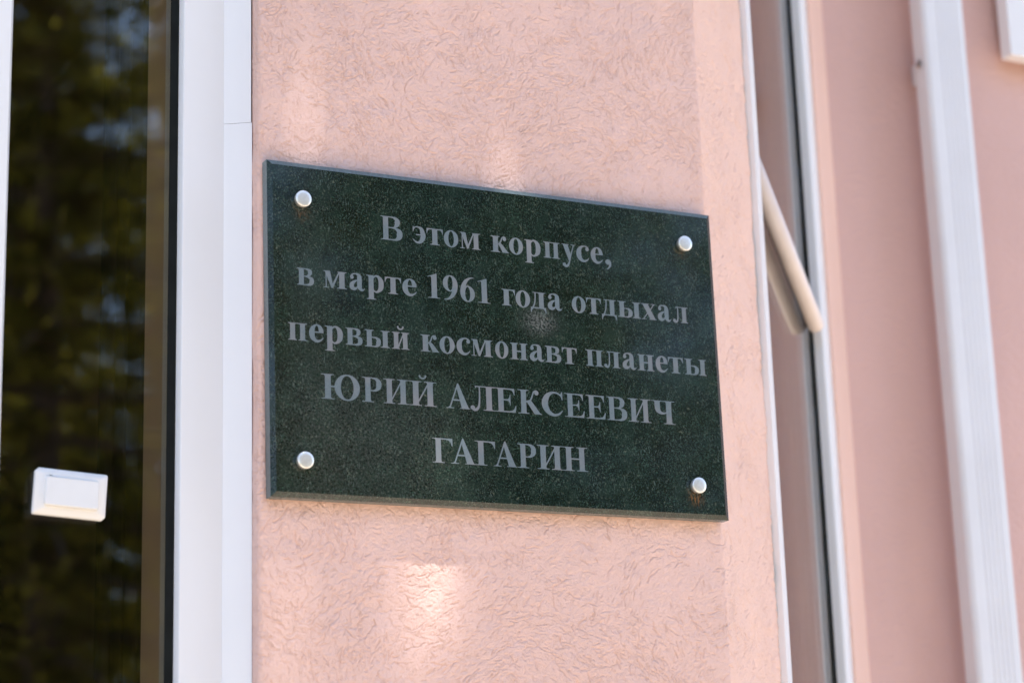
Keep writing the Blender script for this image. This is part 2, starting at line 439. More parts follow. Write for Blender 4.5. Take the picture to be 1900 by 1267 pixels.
# ---------------------------------------------------------------- first window
ZB, ZT = 1.0, 3.30
xf0, xf1 = -.3905, -.3400           # right frame member, front face
wn1 = MB()
yf = .060
# frame profile in plan: chamfered glazing bead towards the pane, flat face, plain back
wn1.prism([(xf0-.0042, yf+.0085), (xf0, yf), (xf1+.0005, yf), (xf1+.024, yf+.03), (xf1+.024, .118), (xf0-.0042, .118)], ZB, ZT)
wn1.prism([(-.655, .118), (-.655, yf+.0085), (-.652, yf), (-.5985, yf), (-.5945, yf+.0085), (-.5945, .118)], ZB, ZT)      # stile left of the pane
wn1.box(-1.95, -1.90, yf, .118, ZB, ZT)
wn1.box(-1.90, -.655, yf+.001, .117, ZB, ZB+.055); wn1.box(-.5945, xf0-.004, yf+.001, .117, ZB, ZB+.055)
wn1.box(-1.90, -.655, yf+.001, .117, ZT-.055, ZT); wn1.box(-.5945, xf0-.004, yf+.001, .117, ZT-.055, ZT)
W1 = wn1.build('window', M_pvc, bld, bevel=.0012)
def strip(z0, z1, dy, xr):
    q = MB(); xl = xf1-.0006
    q.prism([(xl, .0594-dy*.3), (xr, .0415-dy), (xr, .0435-dy), (xl+.0006, .0600)], z0, z1)
    return q.build('cover_strip', M_pvc, W1)
strip(ZC+.2560, ZT, 0.0, -.3128)
tag(strip(ZB, ZC+.2554, .0007, -.3119), 'lower length of the cover strip lapping over the upper one')
q = MB(); q.box(xf0-.0140, xf0-.0043, .0676, .0699, ZB+.055, ZT-.055)
q.build('gasket', M_gasket, W1)
for y in (.0702, .0802):
    q = MB(); q.box(-.5944, xf0-.0044, y, y+.004, ZB+.056, ZT-.056); q.build('pane', M_glass, W1)
q = MB(); q.box(-1.899, -.656, .0702, .0742, ZB+.056, ZT-.056); q.build('pane', M_glass, W1)
q = MB(); q.box(-2.0, XL-.004, -.03, .055, .955, .995); q.build('sill', M_pvc, W1, bevel=.002)

# curtain inside, a little back from the glass
cu = MB(); pts = [(-.425+.085*k/60, .262+.012*math.sin(k*.55)+.004*math.sin(k*1.3)) for k in range(61)]
vs = [(x, y, 1.02) for x, y in pts]+[(x, y, 3.2) for x, y in pts]+[(x, y+.003, 1.02) for x, y in pts]+[(x, y+.003, 3.2) for x, y in pts]
n_ = len(pts)
cu.add(vs, [(k, k+1, n_+k+1, n_+k) for k in range(n_-1)]+[(2*n_+k, 3*n_+k, 3*n_+k+1, 2*n_+k+1) for k in range(n_-1)])
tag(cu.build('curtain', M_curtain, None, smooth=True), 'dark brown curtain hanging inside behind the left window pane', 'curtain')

# ---------------------------------------------------------------- second window, in the slanting face
f2 = MB(); Z0, Z1 = .60, 3.30
f2.box(.2325, .253, -.010, .06, Z0, Z1)
f2.prism([(.6125, .034), (.6125, .0085), (.6135, .0058), (.6165, .0038), (.6205, .0030), (.6300, .0025), (.6440, .0025), (.6475, .0045), (.648, .06), (.6125, .06)], Z0, Z1)
f2.box(.2531, .6125, .005, .058, Z0, Z0+.06); f2.box(.2531, .6124, .005, .058, Z1-.06, Z1)
W2 = to2(f2.build('window', M_pvc, bld, bevel=.002))
q = MB(); q.box(.5985, .6124, .0196, .0219, Z0+.061, Z1-.061)
q.build('gasket', M_gasket, W2)
for y in (.022, .036):
    q = MB(); q.box(.2532, .6122, y, y+.004, Z0+.061, Z1-.061); q.build('pane', M_glass_c, W2)
q = MB(); q.box(.256, .61, .070, .073, Z0, Z1); q.build('pink_backing', M_backing, W2)  # added pink sheet behind the glass, deepens the pink wall reflection
bar = MB(); bz = ZC
a = Vector((.590, .0078, bz+.198)); b = Vector((.2535, .0078, bz+.382))
dd = (a-b).normalized()
bar.tube([b, a-dd*.012, a-dd*.006, a-dd*.002, a], [.0132, .0132, .0126, .010, .0045], 24)
shade_strip = MB(); sd = Vector((dd.z, 0, -dd.x))*.0025; lo_, hi_ = Vector((0, .0110, 0)), Vector((0, .0133, 0))
p_, q_ = b+dd*.0015, a-dd*.008
shade_strip.add([c_+s_*sd+e_ for c_ in (p_, q_) for s_ in (-1, 1) for e_ in (lo_, hi_)], [(0, 1, 3, 2), (4, 6, 7, 5), (0, 4, 5, 1), (2, 3, 7, 6), (0, 2, 6, 4), (1, 5, 7, 3)])
shade_strip.build('contact_shadow_strip', M_gasket, W2)  # dark sliver standing for the contact shadow between bar and glass
tag(bar.build('glazing_bar', M_bar, W2, smooth=True), 'slanting cream bar fixed across the glass')

# ================================================================ plaque
PH = -0.010389
plq = empty('memorial_plaque', (0, 0, ZC), (0, PH, 0))
tag(plq, 'dark green granite plaque with grey Cyrillic lettering on the pink pier', 'plaque')
hw, hh, bv, th = .300, .1946, .0058, .0175
sl = MB()
fr = [(-hw, 0, -hh), (hw, 0, -hh), (hw, 0, hh), (-hw, 0, hh)]
ou = [(-hw-bv, bv*.62, -hh-bv), (hw+bv, bv*.62, -hh-bv), (hw+bv, bv*.62, hh+bv), (-hw-bv, bv*.62, hh+bv)]
bk = [(x, th, z) for x, _, z in ou]
sl.add(fr+ou+bk, [(0, 1, 2, 3)]+[(i+4, (i+1) % 4+4, (i+1) % 4, i) for i in range(4)]+[(i+8, (i+1) % 4+8, (i+1) % 4+4, i+4) for i in range(4)]+[(11, 10, 9, 8)])
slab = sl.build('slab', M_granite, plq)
slab.data.materials.append(M_sawn_sky)
for pl in slab.data.polygons:
    if pl.index > 4 or pl.index == 3: pl.material_index = 1  # top bevel takes the teal too, as a painted sky reflection
EM = .0446
# ---------------------------------------------------------------- lettering
def g_rect(x0, y0, x1, y1): return [[(x0, y0), (x1, y0), (x1, y1), (x0, y1)]]
def g_brush(pts, n=7):
    """ribbon of varying width through points (x, y, width)"""
    P = [np.array(p, float) for p in pts]
    P = [2*P[0]-P[1]] + P + [2*P[-1]-P[-2]]
    out = []
    for i in range(1, len(P)-2):
        for k in range(n):
            t = k/n
            out.append(.5*((2*P[i])+(P[i+1]-P[i-1])*t+(2*P[i-1]-5*P[i]+4*P[i+1]-P[i+2])*t*t+(3*P[i]-P[i-1]-3*P[i+1]+P[i+2])*t**3))
    out.append(P[-2])
    out = np.array(out)
    d = np.gradient(out[:, :2], axis=0); d /= np.linalg.norm(d, axis=1)[:, None]
    nrm = np.stack([-d[:, 1], d[:, 0]], 1)*np.maximum(out[:, 2:3], 4)/2
    L = out[:, :2]+nrm; Rr = out[:, :2]-nrm
    return [t for i in range(len(out)-1) for t in ([tuple(L[i]), tuple(Rr[i]), tuple(Rr[i+1])], [tuple(L[i]), tuple(Rr[i+1]), tuple(L[i+1])])]
def g_ring(cx, cy, rx, ry, ix, iy, n=40):
    r = []
    for k in range(n):
        a, b = 2*math.pi*k/n, 2*math.pi*(k+1)/n
        r.append([(cx+ix*math.cos(a), cy+iy*math.sin(a)), (cx+rx*math.cos(a), cy+ry*math.sin(a)),
                  (cx+rx*math.cos(b), cy+ry*math.sin(b)), (cx+ix*math.cos(b), cy+iy*math.sin(b))])
    return r
def g_ball(cx, cy, r): return [[(cx+r*math.cos(2*math.pi*k/18), cy+r*math.sin(2*math.pi*k/18)) for k in range(18)]]
def g_serif(x0, x1, y, up, l=58, r=58, t=20, b=42):
    """bracketed slab serif under (up=1) or over (up=-1) a stem x0..x1"""
    s = up
    o = [[(x0-l, y), (x1+r, y), (x1+r, y+s*t), (x0-l, y+s*t)]]
    if l: bl = min(b, l); o.append([(x0+2, y+s*t), (x0-bl, y+s*t), (x0-bl*.42, y+s*(t+b*.14)), (x0-bl*.1, y+s*(t+b*.5)), (x0+2, y+s*(t+b*1.2))])
    if r: br = min(b, r); o.append([(x1-2, y+s*t), (x1+br, y+s*t), (x1+br*.42, y+s*(t+b*.14)), (x1+br*.1, y+s*(t+b*.5)), (x1-2, y+s*(t+b*1.2))])
    return o
def g_stem(x0, x1, y0, y1, top=(58, 58), bot=(58, 58)):
    o = g_rect(x0, y0, x1, y1)
    if top: o += g_serif(x0, x1, y1, -1, *top)
    if bot: o += g_serif(x0, x1, y0, 1, *bot)
    return o
def g_wedge(x, y, dx, dy):   # beak at a bar's end: hangs dy from (x, y), runs dx along the bar
    return [[(x, y), (x, y-dy), (x+dx*.12, y-dy), (x+dx*.3, y-dy*.55), (x+dx*.62, y-dy*.25), (x+dx, y-dy*.2), (x+dx, y)]]
def g_breve(cx, y): return g_brush([(cx-85, y+62, 34), (cx-62, y+22, 44), (cx, y, 42), (cx+62, y+22, 44), (cx+85, y+62, 34)]) + g_ball(cx-80, y+62, 27) + g_ball(cx+80, y+62, 27)
X = 461
def g_ve(h, k):  # two-bowled stem
    m = h*.53
    return (g_stem(80*k, 80*k+142*k**.2, 0, h, (64*k, 0), (64*k, 0)) + g_rect(80*k, h-30, 300*k, h) + g_rect(80*k, 0, 320*k, 30) + g_rect(90*k, m-12, 300*k, m+15)
            + g_brush([(285*k, h-15, 30), (370*k, h-30, 60), (435*k, h*.86, 110*k), (442*k, h*.77, 135*k), (425*k, h*.66, 105*k), (360*k, m+14, 45), (280*k, m+2, 26)])
            + g_brush([(280*k, m, 26), (390*k, m-20, 50), (480*k, h*.4, 120*k), (495*k, h*.27, 150*k), (475*k, h*.14, 125*k), (400*k, 25, 62), (290*k, 14, 30)]))
GLYPH = {
 'о': g_ring(250, 229, 225, 244, 84, 212),
 'е': g_brush([(358, 255, 128), (352, 320, 122), (318, 405, 92), (240, 456, 34), (165, 418, 74), (112, 325, 132), (100, 229, 150), (118, 125, 136), (180, 48, 96), (258, 20, 68), (345, 50, 44), (418, 118, 16)]) + g_rect(110, 246, 421, 278),
 'с': g_ball(365, 372, 54) + g_brush([(385, 395, 70), (350, 440, 44), (265, 456, 34), (175, 418, 78), (115, 325, 134), (101, 229, 150), (120, 125, 136), (182, 48, 96), (260, 20, 68), (345, 50, 44), (412, 118, 16)]),
 'э': g_brush([(40, 420, 20), (110, 452, 30), (180, 456, 36), (285, 405, 105), (336, 240, 150), (318, 140, 140), (265, 55, 100), (180, 20, 60), (95, 45, 42), (22, 112, 16)]) + g_rect(125, 222, 300, 254) + [[(28, 474), (28, 325), (44, 325), (62, 385), (100, 430), (60, 452), (44, 474)]],
 'р': g_stem(82, 224, -205, X, (64, 0), (62, 68)) + g_brush([(210, 385, 40), (265, 440, 46), (345, 440, 66), (420, 350, 128), (440, 235, 146), (420, 110, 128), (345, 25, 66), (270, 10, 42), (210, 60, 30)]),
 'а': g_ball(100, 358, 54) + g_brush([(78, 385, 50), (120, 436, 46), (205, 456, 34), (290, 425, 88), (322, 345, 134), (324, 120, 136), (352, 45, 96), (410, 22, 58), (458, 48, 20), (476, 80, 8)]) + g_brush([(262, 282, 24), (175, 240, 70), (100, 165, 120), (98, 90, 138), (150, 45, 104), (215, 55, 66), (268, 105, 24)]),
 'т': g_rect(16, 430, 454, X) + g_wedge(16, X, 95, 150) + g_wedge(454, X, -95, 150) + g_stem(165, 305, 0, 440, None, (62, 62)),
 'г': g_stem(78, 220, 0, X, (60, 0), (60, 64)) + g_rect(80, 430, 392, X) + g_wedge(396, X, -105, 160),
 'п': g_rect(18, 440, 566, X) + g_stem(80, 220, 0, X, (62, 20), (62, 50)) + g_stem(364, 504, 0, X, (20, 62), (50, 62)),
 'н': g_stem(78, 218, 0, X, (60, 52), (60, 52)) + g_stem(360, 500, 0, X, (52, 60), (52, 60)) + g_rect(200, 214, 380, 250),
 'и': g_stem(78, 218, 0, X, (60, 52), (60, 46)) + g_stem(364, 504, 0, X, (46, 60), (52, 60)) + [[(205, 40), (222, 30), (385, 380), (372, 440)], [(205, 40), (205, 90), (372, 440), (385, 400)]],
 'м': g_rect(70, 0, 96, 440) + g_serif(70, 96, 0, 1, 58, 58, 18, 22) + [[(14, X), (14, 443), (55, 436), (222, 0), (262, 0), (262, 80), (190, X)], [(222, 0), (262, 0), (452, X), (420, X), (225, 60)]] + g_stem(430, 572, 0, X, (40, 60), (58, 62)),
 'к': g_stem(80, 222, 0, X, (62, 50), (62, 52)) + g_ball(408, 392, 52) + g_brush([(428, 420, 60), (385, 448, 44), (335, 415, 34), (305, 330, 34), (265, 255, 38), (210, 235, 36)]) + [[(225, 262), (300, 262), (340, 230), (500, 22), (522, 18), (522, 0), (345, 0), (340, 12)]],
 'л': g_rect(118, 438, 545, X) + g_stem(342, 484, 0, X, (20, 62), (56, 62)) + g_brush([(176, X, 34), (190, 400, 34), (192, 230, 36), (180, 90, 48), (140, 22, 62), (92, 16, 62), (60, 40, 62)]) + g_ball(62, 52, 50) + g_wedge(118, X, 60, 45),
 'д': g_rect(92, 440, 470, X) + g_stem(282, 424, 0, X, (20, 60), None) + g_brush([(165, X, 34), (168, 380, 36), (160, 240, 38), (130, 110, 40), (84, 20, 42)]) + g_rect(24, 0, 490, 34) + [[(24, 34), (16, -125), (34, -125), (60, -50), (110, 0), (110, 34)], [(490, 34), (500, -125), (482, -125), (455, -50), (405, 0), (405, 34)]],
 'ы': g_stem(80, 222, 0, X, (62, 60), (62, 0)) + g_rect(80, 0, 300, 28) + g_rect(200, 246, 300, 272) + g_brush([(280, 259, 28), (360, 245, 56), (418, 190, 112), (422, 135, 136), (405, 70, 112), (345, 20, 52), (280, 14, 28)]) + g_stem(548, 690, 0, X, (60, 62), (60, 62)),
 'в': g_ve(X, .87),
 'х': [[(40, 448), (110, X), (225, X), (470, 15), (430, 0), (305, 0), (70, 425)], [(60, 18), (95, 18), (250, 205), (232, 235)], [(268, 255), (290, 235), (440, 443), (402, 443)]] + g_rect(14, 443, 268, X) + g_rect(330, 443, 480, X) + g_rect(12, 0, 165, 18) + g_rect(262, 0, 494, 18),
 'у': [[(58, 446), (95, X), (215, X), (325, 150), (262, -20), (240, 0)]] + g_rect(10, 442, 262, X) + g_rect(318, 442, 484, X) + g_brush([(420, 448, 34), (370, 300, 32), (300, 90, 36), (255, -60, 46), (205, -150, 70), (140, -182, 70), (80, -165, 60)]) + g_ball(84, -140, 54),
 ',': g_ball(110, 70, 82) + g_brush([(160, 60, 75), (165, -10, 60), (130, -90, 38), (60, -150, 14)]),
 '1': g_brush([(235, 688, 10), (235, 680, 12)]) + [[(160, 18), (160, 560), (150, 596), (128, 606), (60, 582), (60, 600), (280, 688), (302, 688), (302, 18)]] + g_serif(160, 302, 0, 1, 92, 82, 19, 40),
 '9': g_ring(240, 460, 214, 228, 76, 196) + g_brush([(384, 480, 148), (388, 380, 148), (360, 240, 132), (285, 105, 98), (170, 20, 48), (50, -2, 18)]),
 '6': g_ring(256, 214, 214, 228, 76, 196) + g_brush([(112, 195, 148), (108, 295, 148), (136, 435, 132), (211, 570, 98), (326, 655, 48), (446, 677, 18)]),
 'В': g_ve(662, 1.12),
 'Р': g_stem(112, 264, 0, 662, (96, 0), (96, 96)) + g_rect(120, 632, 360, 662) + g_rect(220, 292, 360, 322) + g_brush([(330, 646, 32), (430, 622, 72), (502, 552, 136), (512, 475, 156), (496, 398, 130), (425, 326, 66), (330, 307, 30)]),
 'И': g_stem(116, 268, 0, 662, (98, 84), (98, 84)) + g_stem(510, 662, 0, 662, (84, 98), (84, 98)) + [[(252, 60), (252, 130), (520, 610), (524, 540)]] ,
 'Н': g_stem(116, 268, 0, 662, (96, 84), (96, 84)) + g_stem(510, 662, 0, 662, (84, 96), (84, 96)) + g_rect(250, 315, 530, 354),
 'А': [[(92, 18), (340, 690), (372, 690), (372, 640), (335, 560), (130, 18)], [(340, 690), (368, 690), (650, 40), (640, 0), (455, 18), (330, 520)]] + g_rect(190, 210, 470, 248) + g_rect(8, 0, 232, 19) + g_rect(400, 0, 702, 19) + [[(92, 18), (50, 18), (80, 35), (100, 60)], [(130, 60), (140, 30), (180, 18), (118, 18)], [(478, 60), (470, 30), (430, 18), (500, 18)], [(640, 70), (655, 30), (680, 18), (620, 18)]],
 'Л': g_rect(150, 634, 690, 662) + g_stem(448, 600, 0, 662, (40, 98), (84, 96)) + g_brush([(262, 650, 36), (268, 560, 36), (264, 330, 40), (245, 140, 50), (200, 35, 66), (130, 4, 78), (75, 30, 70)]) + g_ball(70, 62, 60) + g_wedge(158, 662, 80, 60),
 'Е': g_stem(112, 264, 0, 662, (96, 0), (96, 0)) + g_rect(200, 628, 590, 662) + g_rect(200, 0, 600, 34) + g_wedge(592, 662, -150, 180) + [[(632, 190), (610, 190), (575, 100), (520, 55), (420, 34), (420, 0), (608, 0)]] + g_rect(250, 325, 400, 358) + [[(470, 490), (452, 490), (440, 420), (400, 366), (340, 352), (340, 330), (400, 318), (440, 262), (452, 192), (470, 192)]],
 'К': g_stem(112, 264, 0, 662, (94, 80), (94, 80)) + g_ball(576, 590, 62) + g_brush([(612, 610, 60), (560, 650, 44), (490, 615, 40), (450, 510, 42), (400, 400, 46), (340, 345, 46), (250, 335, 44)]) + [[(262, 362), (350, 385), (420, 360), (660, 40), (708, 18), (708, 0), (500, 0)]],
 'С': g_brush([(628, 470, 10), (585, 570, 34), (490, 636, 46), (385, 645, 54), (275, 605, 92), (180, 505, 148), (128, 331, 176), (180, 160, 156), (275, 62, 108), (390, 20, 76), (520, 50, 58), (630, 150, 18)]) + [[(640, 682), (640, 452), (618, 452), (590, 540), (570, 610), (600, 640), (620, 682)]],
 'Ч': g_stem(440, 592, 0, 662, (84, 98), (84, 98)) + g_serif(112, 264, 662, -1, 96, 80, 20, 42) + g_brush([(188, 662, 152), (188, 500, 152), (205, 390, 140), (270, 320, 92), (360, 302, 58), (460, 330, 34)]),
 'Г': g_stem(112, 264, 0, 662, (96, 0), (96, 96)) + g_rect(200, 630, 590, 662) + g_wedge(596, 662, -170, 200),
 'Ю': g_stem(112, 264, 0, 662, (96, 88), (96, 88)) + g_rect(250, 318, 420, 358) + g_ring(690, 331, 330, 350, 168, 314),
}
GLYPH['й'] = GLYPH['и'] + g_breve(291, 545)
GLYPH['Й'] = GLYPH['И'] + g_breve(389, 745)

LINES = [
 (117.0, [('В', -163.2, -134.7), ('э', -121.5, -104.2), ('т', -102.8, -81.1), ('о', -79.8, -60.4), ('м', -58.3, -30.5), ('к', -16.2, 8.2), ('о', 8.9, 28.0), ('р', 30.2, 52.6), ('п', 56.7, 79.6), ('у', 82.4, 102.2), ('с', 103.3, 121.4), ('е', 123.9, 141.2), (',', 144.5, 152.9)]),
 (50.3, [('в', -271.2, -250.0), ('м', -238.1, -208.4), ('а', -205.2, -185.6), ('р', -183.5, -161.1), ('т', -159.6, -138.5), ('е', -136.8, -118.2), ('1', -103.5, -87.2), ('9', -83.2, -63.5), ('6', -60.2, -40.7), ('1', -36.5, -19.9), ('г', -4.1, 14.1), ('о', 14.9, 34.8), ('д', 35.3, 57.0), ('а', 59.3, 79.6), ('о', 93.2, 112.8), ('т', 113.8, 134.7), ('д', 135.5, 157.2), ('ы', 158.8, 192.1), ('х', 193.1, 214.7), ('а', 217.1, 236.8), ('л', 239.4, 261.8)]),
 (-16.6, [('п', -283.4, -259.6), ('е', -257.2, -239.2), ('р', -237.7, -215.0), ('в', -211.4, -190.1), ('ы', -187.2, -155.2), ('й', -152.3, -129.8), ('к', -115.2, -90.9), ('о', -90.2, -70.3), ('с', -67.6, -49.5), ('м', -48.0, -19.4), ('о', -15.9, 1.9), ('н', 4.6, 28.5), ('а', 31.2, 51.4), ('в', 52.6, 74.7), ('т', 76.0, 96.7), ('п', 109.5, 133.9), ('л', 135.1, 158.4), ('а', 161.7, 181.5), ('н', 183.5, 207.5), ('е', 209.7, 227.3), ('т', 228.1, 249.9), ('ы', 252.5, 284.9)]),
 (-83.2, [('Ю', -243.3, -194.9), ('Р', -192.1, -167.3), ('И', -165.1, -132.0), ('Й', -131.6, -96.4), ('А', -83.8, -52.3), ('Л', -51.9, -18.3), ('Е', -18.8, 9.7), ('К', 12.1, 44.1), ('С', 44.7, 73.7), ('Е', 76.3, 104.1), ('Е', 106.3, 133.7), ('В', 135.9, 164.3), ('И', 166.1, 198.7), ('Ч', 199.8, 233.7)]),
 (-150.1, [('Г', -104.0, -77.6), ('А', -79.9, -47.9), ('Г', -48.3, -21.2), ('А', -23.8, 7.9), ('Р', 8.6, 33.9), ('И', 35.2, 71.1), ('Н', 70.7, 104.8)]),
]

LINE_WORDS = ('first', 'second', 'third', 'fourth', 'last')
for li, (zb, row) in enumerate(LINES):
    vs, fs = [], []
    for ch, xl, xr in row:
        polys = []
        for p in GLYPH[ch]:
            ar = sum(p[k][0]*p[(k+1) % len(p)][1]-p[(k+1) % len(p)][0]*p[k][1] for k in range(len(p)))
            if abs(ar) < 1: continue
            polys.append(p if ar > 0 else p[::-1])
        gx0 = min(q[0] for p in polys for q in p); gx1 = max(q[0] for p in polys for q in p)
        cv, cf = [], []
        for p in polys:
            cf.append(list(range(len(cv), len(cv)+len(p)))); cv += [Vector((q[0]/1000, q[1]/1000)) for q in p]
        v, e, f, ov, oe, of = delaunay_2d_cdt(cv, [], cf, 0, 1e-5)
        f = [t for t, o_ in zip(f, of) if o_]
        sx = (xr-xl)*.001/((gx1-gx0)/1000)
        edge = {}
        for t in f:
            for k in range(len(t)):
                e_ = (t[k], t[(k+1) % len(t)])
                if (e_[1], e_[0]) in edge: edge.pop((e_[1], e_[0]))
                else: edge[e_] = 1
        n0 = len(vs); nv = len(v)
        for dep in (-.00018, .00006):
            vs += [(xl*.001+(q.x-gx0/1000)*sx, dep, zb*.001+q.y*EM) for q in v]
        fs += [tuple(n0+i for i in t) for t in f]
        fs += [(n0+b_, n0+a_, n0+nv+a_, n0+nv+b_) for a_, b_ in edge]
    mb = MB(); mb.add(vs, fs)
    o = mb.build('inscription_line', M_letter, plq)
    tag(o, LINE_WORDS[li]+' line of the sandblasted inscription')
for bx, bz_ in ((-.2645, .1535), (.2600, .1545), (-.2670, -.1585), (.2585, -.1600)):
    b = MB(); rr = .0097
    prof = [(0, -.0002), (.0088, -.0002), (.0090, -.0028), (.0097, -.0033), (.0100, -.0074), (.0098, -.0083), (.0091, -.0088), (.0060, -.0090), (.0, -.0091)]
    nn = 40; vs = []; fs = []
    for r_, y_ in prof:
        for k in range(nn):
            t = 2*math.pi*k/nn; vs.append((bx+r_*math.cos(t), y_, bz_+r_*math.sin(t)))
    for i in range(len(prof)-1):
        for k in range(nn): fs.append((i*nn+k, i*nn+(k+1) % nn, (i+1)*nn+(k+1) % nn, (i+1)*nn+k))
    b.add(vs, fs).build('screw_cap', M_cap, plq, smooth=True)

# ================================================================ doorbell button stuck on the glass
db = empty('doorbell_button', (-.5158, .0700, ZC-.2022), (0, R(2.9), 0))
tag(db, 'white plastic rocker button stuck slightly askew on the left window glass', 'doorbell')
m = MB(); w_, h_ = .0412, .0262
def octo(w, h, y, c1=.004, c2=.0015):
    return [(-w+c2, y, -h), (w-c1, y, -h), (w, y, -h+c1), (w, y, h-c2), (w-c2, y, h), (-w+c1, y, h), (-w, y, h-c1), (-w, y, -h+c2)]
rings = [octo(w_, h_, 0), octo(w_, h_, -.0045), octo(w_-.0012, h_-.0012, -.0058), octo(w_-.0070, h_-.0062, -.0090, .002, .002)]
vs = [p for r_ in rings for p in r_]
fs = [(8*i+k, 8*i+(k+1) % 8, 8*(i+1)+(k+1) % 8, 8*(i+1)+k) for i in range(3) for k in range(8)]+[tuple(range(24, 32)), tuple(range(8))[::-1]]
m.add(vs, fs); m.build('base_plate', M_pvc_b, db, bevel=.0006)
m = MB()
bw, bh = .0302, .0165
def rrect(w, h, y, tilt, rad=.003):
    o = []
    for cx, cz, a0 in ((w-rad, h-rad, 0), (-w+rad, h-rad, 90), (-w+rad, -h+rad, 180), (w-rad, -h+rad, 270)):
        for k in range(5):
            t = R(a0+k*22.5); o.append((cx+rad*math.cos(t), y+tilt*(cz+rad*math.sin(t)), cz+rad*math.sin(t)))
    return o
rs = [rrect(bw+.0006, bh+.0006, -.0085, 0), rrect(bw, bh, -.0128, .10), rrect(bw-.0010, bh-.0010, -.0138, .10)]
vs = [p for r_ in rs for p in r_]; k_ = 20
fs = [(k_*i+k, k_*(i+1)+k, k_*(i+1)+(k+1) % k_, k_*i+(k+1) % k_) for i in range(2) for k in range(k_)]+[tuple(range(2*k_, 3*k_))[::-1]]
m.add(vs, fs); ro = m.build('rocker', M_pvc_b, db, bevel=.0003)
m = MB(); m.box(-.0262, -.0222, -.0093, -.0088, .0176, .0181); m.build('slot', M_gasket, db)

# ================================================================ rain pipe
dp = empty('rain_pipe', (1.070, .44, .05))
tag(dp, 'white rectangular fluted rain pipe running down the recessed pink wall', 'rain pipe')
px0, px1, py0, py1, rd = 1.0260-1.070, 1.1165-1.070, .418-.44, .458-.44, .010
pl = []
def arc(cx, cy, a0, a1, n=5): return [(cx+rd*math.cos(R(a0+(a1-a0)*k/n)), cy+rd*math.sin(R(a0+(a1-a0)*k/n))) for k in range(n+1)]
pl += arc(px0+rd, py0+rd, 180, 270)
fl0 = px0+.029
for k in range(5):                                  # flutes pressed into the front face
    c = fl0+k*.0098; pl += [(c-.0030, py0), (c-.0012, py0+.0018), (c+.0012, py0+.0018), (c+.0030, py0)]
pl += arc(px1-rd, py0+rd, 270, 360)+arc(px1-rd, py1-rd, 0, 90)+arc(px0+rd, py1-rd, 90, 180)
m = MB(); m.prism(pl, .10, 4.2); po = m.build('pipe', M_pipe, dp)
for zc in (ZC+.640, ZC-1.1):
    bk_ = MB(); bk_.box(px0+.026, px1-.012, py1+.0002, py1+.0340, zc-.013, zc+.022)
    br = bk_.build('bracket', M_pipe, dp)
    sc = MB(); sc.tube([(px0-.0004, py1-.020, zc+.008), (px0-.0070, py1-.024, zc-.004)], [.0034, .0040], 8); sc.build('screw', M_steel, br)
    sc = MB(); sc.tube([(px1+.0004, py1-.020, zc+.030), (px1+.0050, py1-.022, zc+.030)], [.0030, .0034], 8); sc.build('screw', M_steel, br)

# ================================================================ white board at the upper right
m = MB(); m.box(0, .42, -.017, .010, 0, .52)
bd = m.build('notice_board', M_pvc, None, bevel=.002); bd.location = (1.2385, .467, ZC+.7485)
tag(bd, 'white panel fixed on the pink wall right of the rain pipe', 'panel')
m = MB(); m.box(.05, .37, .0101, .0268, .06, .46); m.build('mount', M_eave, bd)
# ================================================================ trees across the path (they show in the glass and the polished stone)
def cards(P, size, tint, name, mat, droop=.3, aspect=.55):
    """one mesh of small leaf-sized quads"""
    N = len(P)
    a = rng.normal(0, 1, (N, 3)); a[:, 2] *= .5; a[:, 2] -= droop; a /= np.linalg.norm(a, axis=1)[:, None]
    b = np.cross(a, rng.normal(0, 1, (N, 3))); b /= np.linalg.norm(b, axis=1)[:, None]
    s = size*rng.uniform(.6, 1.3, (N, 1)); a = a*s; b = b*s*aspect
    V = np.stack([P-a*.5, P-b*.5+a*.05, P+a*.5, P+b*.5+a*.05], 1).reshape(-1, 3).astype(np.float32)
    Q = np.arange(4*N, dtype=np.int32)
    me = bpy.data.meshes.new(name); me.vertices.add(4*N); me.vertices.foreach_set('co', V.ravel())
    me.loops.add(4*N); me.loops.foreach_set('vertex_index', Q)
    me.polygons.add(N); me.polygons.foreach_set('loop_start', np.arange(N, dtype=np.int32)*4)
    me.update(calc_edges=True)
    at = me.attributes.new('tint', 'FLOAT', 'POINT'); at.data.foreach_set('value', np.repeat(np.clip(tint, 0, 1), 4).astype(np.float32))
    me.materials.append(mat)
    return me
def conifer_parts(h, w, seed, n):
    """spruce: whorls of drooping limbs with hanging sprays"""
    g_ = np.random.default_rng(seed)
    P, T = [], []; limbs = MB()
    nl = 95
    for i in range(nl):
        t = (i+g_.uniform(0, 1))/nl; z = h*(.10+.88*t); ln = w*(1-t)**.75*g_.uniform(.65, 1.1)+.25
        a = i*2.4+g_.normal(0, .3); dr = Vector((math.cos(a), math.sin(a), 0))
        pts = [dr*(ln*k/4)+Vector((0, 0, z+ln*(.10*k/4-.34*(k/4)**2))) for k in range(5)]
        limbs.tube(pts, [.035*(1-t)+.012, .026*(1-t)+.010, .016, .010, .005], 5, False)
        m_ = int(n/nl*(.35+1.3*(1-t))); tn = g_.uniform(0, 1)
        s = g_.uniform(.12, 1.05, m_); lat = g_.normal(0, .16+.10*ln, m_)*s; down = -abs(g_.normal(0, .22, m_))*(.4+s)+.04
        x = ln*s; zz_ = z+ln*(.10*s-.34*s**2)+down
        P.append(np.stack([dr.x*x-dr.y*lat, dr.y*x+dr.x*lat, zz_], 1)); T.append(np.clip(tn*.7+.5*s-.15+g_.normal(0, .18, m_), 0, 1))
    return np.concatenate(P), np.concatenate(T), limbs
protos = []
